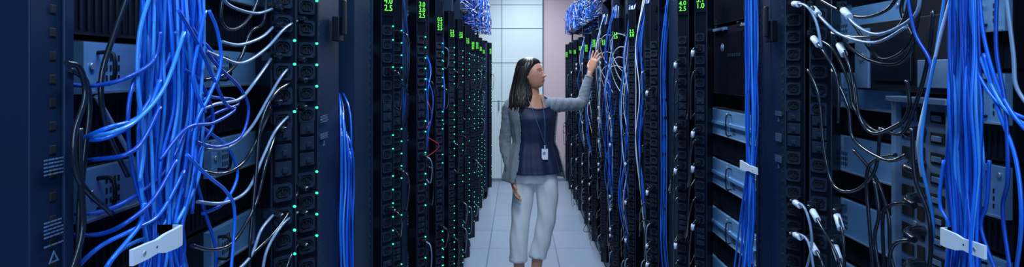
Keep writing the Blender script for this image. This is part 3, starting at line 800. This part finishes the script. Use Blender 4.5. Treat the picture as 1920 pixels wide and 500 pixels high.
for i in range(40):
    a=R.uniform(math.pi*0.95,math.pi*1.95); pts=[]
    for (z,x0,x1,yh) in ht[4:12:2]+[ht[12]]:
        pts.append(Vector(((x0+x1)/2+(x1-x0)/2*math.cos(a)*.99,hcy(z)+yh*math.sin(a)*.99,z)))
    e=pts[-1]; pts.append(e+Vector((R.uniform(-.012,.006),0,-R.uniform(.02,.06))))
    mb.tube(pts,[.002,.004,.005,.005,.005,.002][:len(pts)],6,sub=4)
wp('hair',mb,['hair'],"long straight dark brown hair")
def shell(z0,z1,nz,n,grow,keep,fold=0.0,seed=0,table=torso):
    mb=MB(); V=[]
    for k in range(nz+1):
        z=z0+(z1-z0)*k/nz; cx,cy,rx,ry=interp(table,z); g=grow(z)
        for i in range(n):
            a=2*math.pi*i/n
            f=fold*(math.sin(a*9+seed+z*3)*.6+math.sin(a*16+z*7)*.4)*max(0,min(1,(1.3-z)/.4))
            X=(rx+g+f)*math.cos(a); Y=(ry+g+f)*math.sin(a)
            V.append((cx+X*math.cos(YAW)-Y*math.sin(YAW),WY+cy+X*math.sin(YAW)+Y*math.cos(YAW),z))
    mb.v=V
    for k in range(nz):
        z=z0+(z1-z0)*(k+.5)/nz
        for i in range(n):
            a=2*math.pi*(i+.5)/n
            if keep(a,z):
                j=(i+1)%n; mb.f.append((k*n+i,k*n+j,(k+1)*n+j,(k+1)*n+i)); mb.m.append(0); mb.sm.append(True)
    return mb
def fa(a):
    d=(a+math.pi/2)%(2*math.pi)
    return d if d<math.pi else d-2*math.pi
btab=[(0.84,.130,0,.172,.125)]+torso[1:]
def neck(a): 
    f=abs(fa(a)); return 1.335+0.075*min(1,(f/1.25)**2)
mb=shell(0.868,1.42,70,160,lambda z:.014+.016*max(0,(1.05-z)/.2),lambda a,z:z<neck(a),.008,1,btab)
o=wp('blouse',mb,['blouse'],"navy blouse with embroidered scoop neckline"); s=o.modifiers.new('s','SOLIDIFY'); s.thickness=.003
pts=[]
for i in range(41):
    a=-math.pi/2+(-1.25+2.5*i/40); z=neck(a)-.006; cx,cy,rx,ry=interp(btab,z); rx+=.016; ry+=.016
    X=rx*math.cos(a);Y=ry*math.sin(a); pts.append((cx+X*math.cos(YAW)-Y*math.sin(YAW),WY+cy+X*math.sin(YAW)+Y*math.cos(YAW),z))
mb=MB(); mb.tube(pts,.006,8,sub=2); wp('neckline_trim',mb,['trimn'],"embroidered ruffled neckline")
def ckeep(a,z):
    f=fa(a)
    lo=-0.92+ (0.26*max(0,(z-1.25)/.15))+.04*math.sin(z*22); hi=1.05-(0.26*max(0,(z-1.28)/.12))+.04*math.sin(z*19+1)
    return not (lo<f<hi)
mb=shell(0.815,1.425,74,200,lambda z:.032+.022*max(0,(1.08-z)/.2)-.012*max(0,(z-1.36)/.06),ckeep,.011,4,btab)
for pts,rad in (([Vector((.035,WY,1.352)),Rsh,Rsh*.6+Rel*.4,Rel,Rel*.5+Rwr*.5,Rel*.15+Rwr*.85],[.056,.057,.050,.044,.039,.034]),
                ([Vector((.18,WY,1.350)),Vector((.23,WY,1.352)),Lsh*.9+Lel*.1,Lsh*.5+Lel*.5+Vector((0,0,-.006)),Lel,Lel*.55+Lwr*.45,Lel*.15+Lwr*.85],[.056,.058,.055,.049,.046,.038,.032])):
    P,Q_=spline(pts,rad,12); fr=frames(P); rs=[]
    for k,(p,(u,w),r) in enumerate(zip(P,fr,Q_)):
        rs.append([p+(u*math.cos(2*math.pi*i/24)+w*math.sin(2*math.pi*i/24))*(r*(1+.04*math.sin(k*.8+i*.8)+.03*math.sin(k*1.7-i*.52))) for i in range(24)])
    mb.rings(rs,0,False)
    e=P[-1]; u,w=fr[-1]; d=(P[-1]-P[-3]).normalized(); r=Q_[-1]
    mb.rings([[e+d*t+(u*math.cos(2*math.pi*i/24)+w*math.sin(2*math.pi*i/24))*rr for i in range(24)] for t,rr in ((-.012,r*1.05),(0.004,r*1.06),(.006,r*.95),(-.01,r*.75))],0,False)
o=wp('cardigan',mb,['knit'],"open grey knit cardigan"); s=o.modifiers.new('s','SOLIDIFY'); s.thickness=.005
mb=MB()
mb.rings([ringpts((cx,WY+cy,z),rx+.004,ry+.004,YAW) for (z,cx,cy,rx,ry) in ((0.80,.128,0,.146,.098),(0.84,.129,0,.160,.110),(0.90,.130,0,.166,.115),(.97,.130,0,.154,.102))],0,True)
mb.tube([(.060,WY,.88),(.052,WY,.78),(.036,WY-.01,.60),(.020,WY-.025,.45),(.010,WY-.022,.235)],[.083,.085,.072,.066,.066],24,sub=8)
mb.tube([(.205,WY,.88),(.216,WY,.78),(.220,WY+.0,.60),(.200,WY+.01,.45),(.152,WY+.03,.25)],[.083,.085,.072,.066,.065],24,sub=8)
pm=remesh('trousers',mb,['pants'],.005,3,.5)
for v in pm.vertices:
    z=v.co.z
    if z<.85:
        v.co+=v.normal*(.0022*(math.sin(v.co.x*90+z*22)+math.sin(z*30+v.co.x*30)*.7))
part('trousers',pm,woman,label="white wide cropped trousers")
for c,r in (((.010,WY-.022,.236),.066),((.152,WY+.03,.250),.065)):
    mb=MB()
    rs=[[Vector(c)+Vector((math.cos(2*math.pi*i/32)*rr,math.sin(2*math.pi*i/32)*rr,t)) for i in range(32)] for t,rr in ((.025,r*.985),(.02,r*1.0),(-.004,r*1.0),(-.005,r*.9))]
    mb.rings(rs,0,False)
    wp('trouser_hem',mb,['pants'],"stitched white hem")
for A,yw in ((RA,0.1),(LA,0.6)):
    f=Vector((math.sin(yw),-math.cos(yw),0)); sd=Vector((f.y,-f.x,0)); mb=MB(); rs=[]
    for t,w,h in ((-.065,.018,.03),(-.05,.032,.05),(0,.036,.055),(.06,.040,.045),(.12,.040,.032),(.165,.028,.022),(.18,.012,.014)):
        c=Vector((A.x,A.y,0))+f*t
        rs.append([c+sd*(w*math.cos(q))+Vector((0,0,max(0.0,h*.5+h*.55*math.sin(q)))) for q in [2*math.pi*i/16 for i in range(16)]])
    mb.rings(rs,0,True); wp('shoe',mb,['shoe'],"flat black shoe")
def front(X,z,off=.020):
    cx,cy,rx,ry=interp(btab,z); best=None
    for i in range(200):
        a=-math.pi*i/200; x=(rx+off)*math.cos(a); y=(ry+off)*math.sin(a)
        px=cx+x*math.cos(YAW)-y*math.sin(YAW); py=WY+cy+x*math.sin(YAW)+y*math.cos(YAW)
        if best is None or abs(px-X)<best[0]: best=(abs(px-X),py)
    return Vector((X,best[1],z))
mb=MB(); bx,bz=.198,1.085
mb.tube([Vector((.065,WY-.01,1.415)),front(.085,1.385,.03),front(.11,1.33,.024),front(.15,1.22,.024),front(bx,bz,.028)],.0024,6,sub=6)
mb.tube([Vector((.165,WY-.01,1.415)),front(.18,1.385,.028),front(.190,1.33,.024),front(.198,1.22,.024),front(bx,bz,.028)],.0024,6,sub=6)
wp('lanyard',mb,['lany'],"thin lanyard")
c=front(bx,1.02,.032); mb=MB()
mb.box(c.x-.022,c.x+.022,c.y-.002,c.y+.001,c.z-.045,c.z+.030,0); mb.box(c.x-.014,c.x+.006,c.y-.0028,c.y-.002,c.z-.012,c.z+.010,1); mb.box(c.x-.006,c.x+.006,c.y-.004,c.y+.002,c.z+.028,c.z+.055,2)
wp('badge',mb,['whitep','grey','screw'],"white identity badge in a clear holder",bevel=0.0008)
# ---------------------------------------------------------------- lights
def area(loc,size,sy,energy,color,rot=(0,0,0)):
    l=bpy.data.lights.new('lamp','AREA'); l.shape='RECTANGLE'; l.size=size; l.size_y=sy; l.energy=energy; l.color=color
    o=bpy.data.objects.new('lamp',l); link(o); o.location=loc; o.rotation_euler=rot; return o
for i,(y,e,c) in enumerate(((-1.4,18,(.46,.70,1)),(0.6,26,(.50,.73,1)),(2.6,38,(.76,.88,1)),(4.6,34,(.74,.87,1)),(6.4,38,(.80,.91,1)),(7.4,28,(.86,.94,1)))):
    mb=MB(); mb.box(-.16,.16,-.6,.6,0,.05,0); h=top('ceiling_light',mb.mesh('ceiling_light',['housing']),(.14,y,ZC-.055),"long white fluorescent ceiling fixture","ceiling light",group="fluorescent fixtures above the aisle")
    mb=MB(); mb.box(-.14,.14,-.57,.57,-.006,0); part('diffuser',mb.mesh('diffuser',['lamp']),h)
    area((.14,y,ZC-.08),.28,1.1,e,c)
area((.1,-1.5,2.0),1.4,1.2,25,(.42,.66,1.0),(math.radians(80),0,0))  # added fill behind the camera to brighten the rack faces; no fixture there
w=bpy.data.worlds.new('World'); scene.world=w; w.use_nodes=True
w.node_tree.nodes['Background'].inputs[0].default_value=(.02,.05,.12,1); w.node_tree.nodes['Background'].inputs[1].default_value=.4
# ---------------------------------------------------------------- camera
cam=bpy.data.cameras.new('Camera'); co=bpy.data.objects.new('Camera',cam); link(co)
co.location=(0,0,1.6); co.rotation_euler=(math.pi/2,0,0); cam.sensor_width=36; cam.lens=36*F_PX/1920
cam.shift_x=-9/1920; cam.shift_y=-117/1920; cam.clip_start=.02
scene.camera=co
scene.view_settings.view_transform='Standard'
print('objects',len(bpy.data.objects))
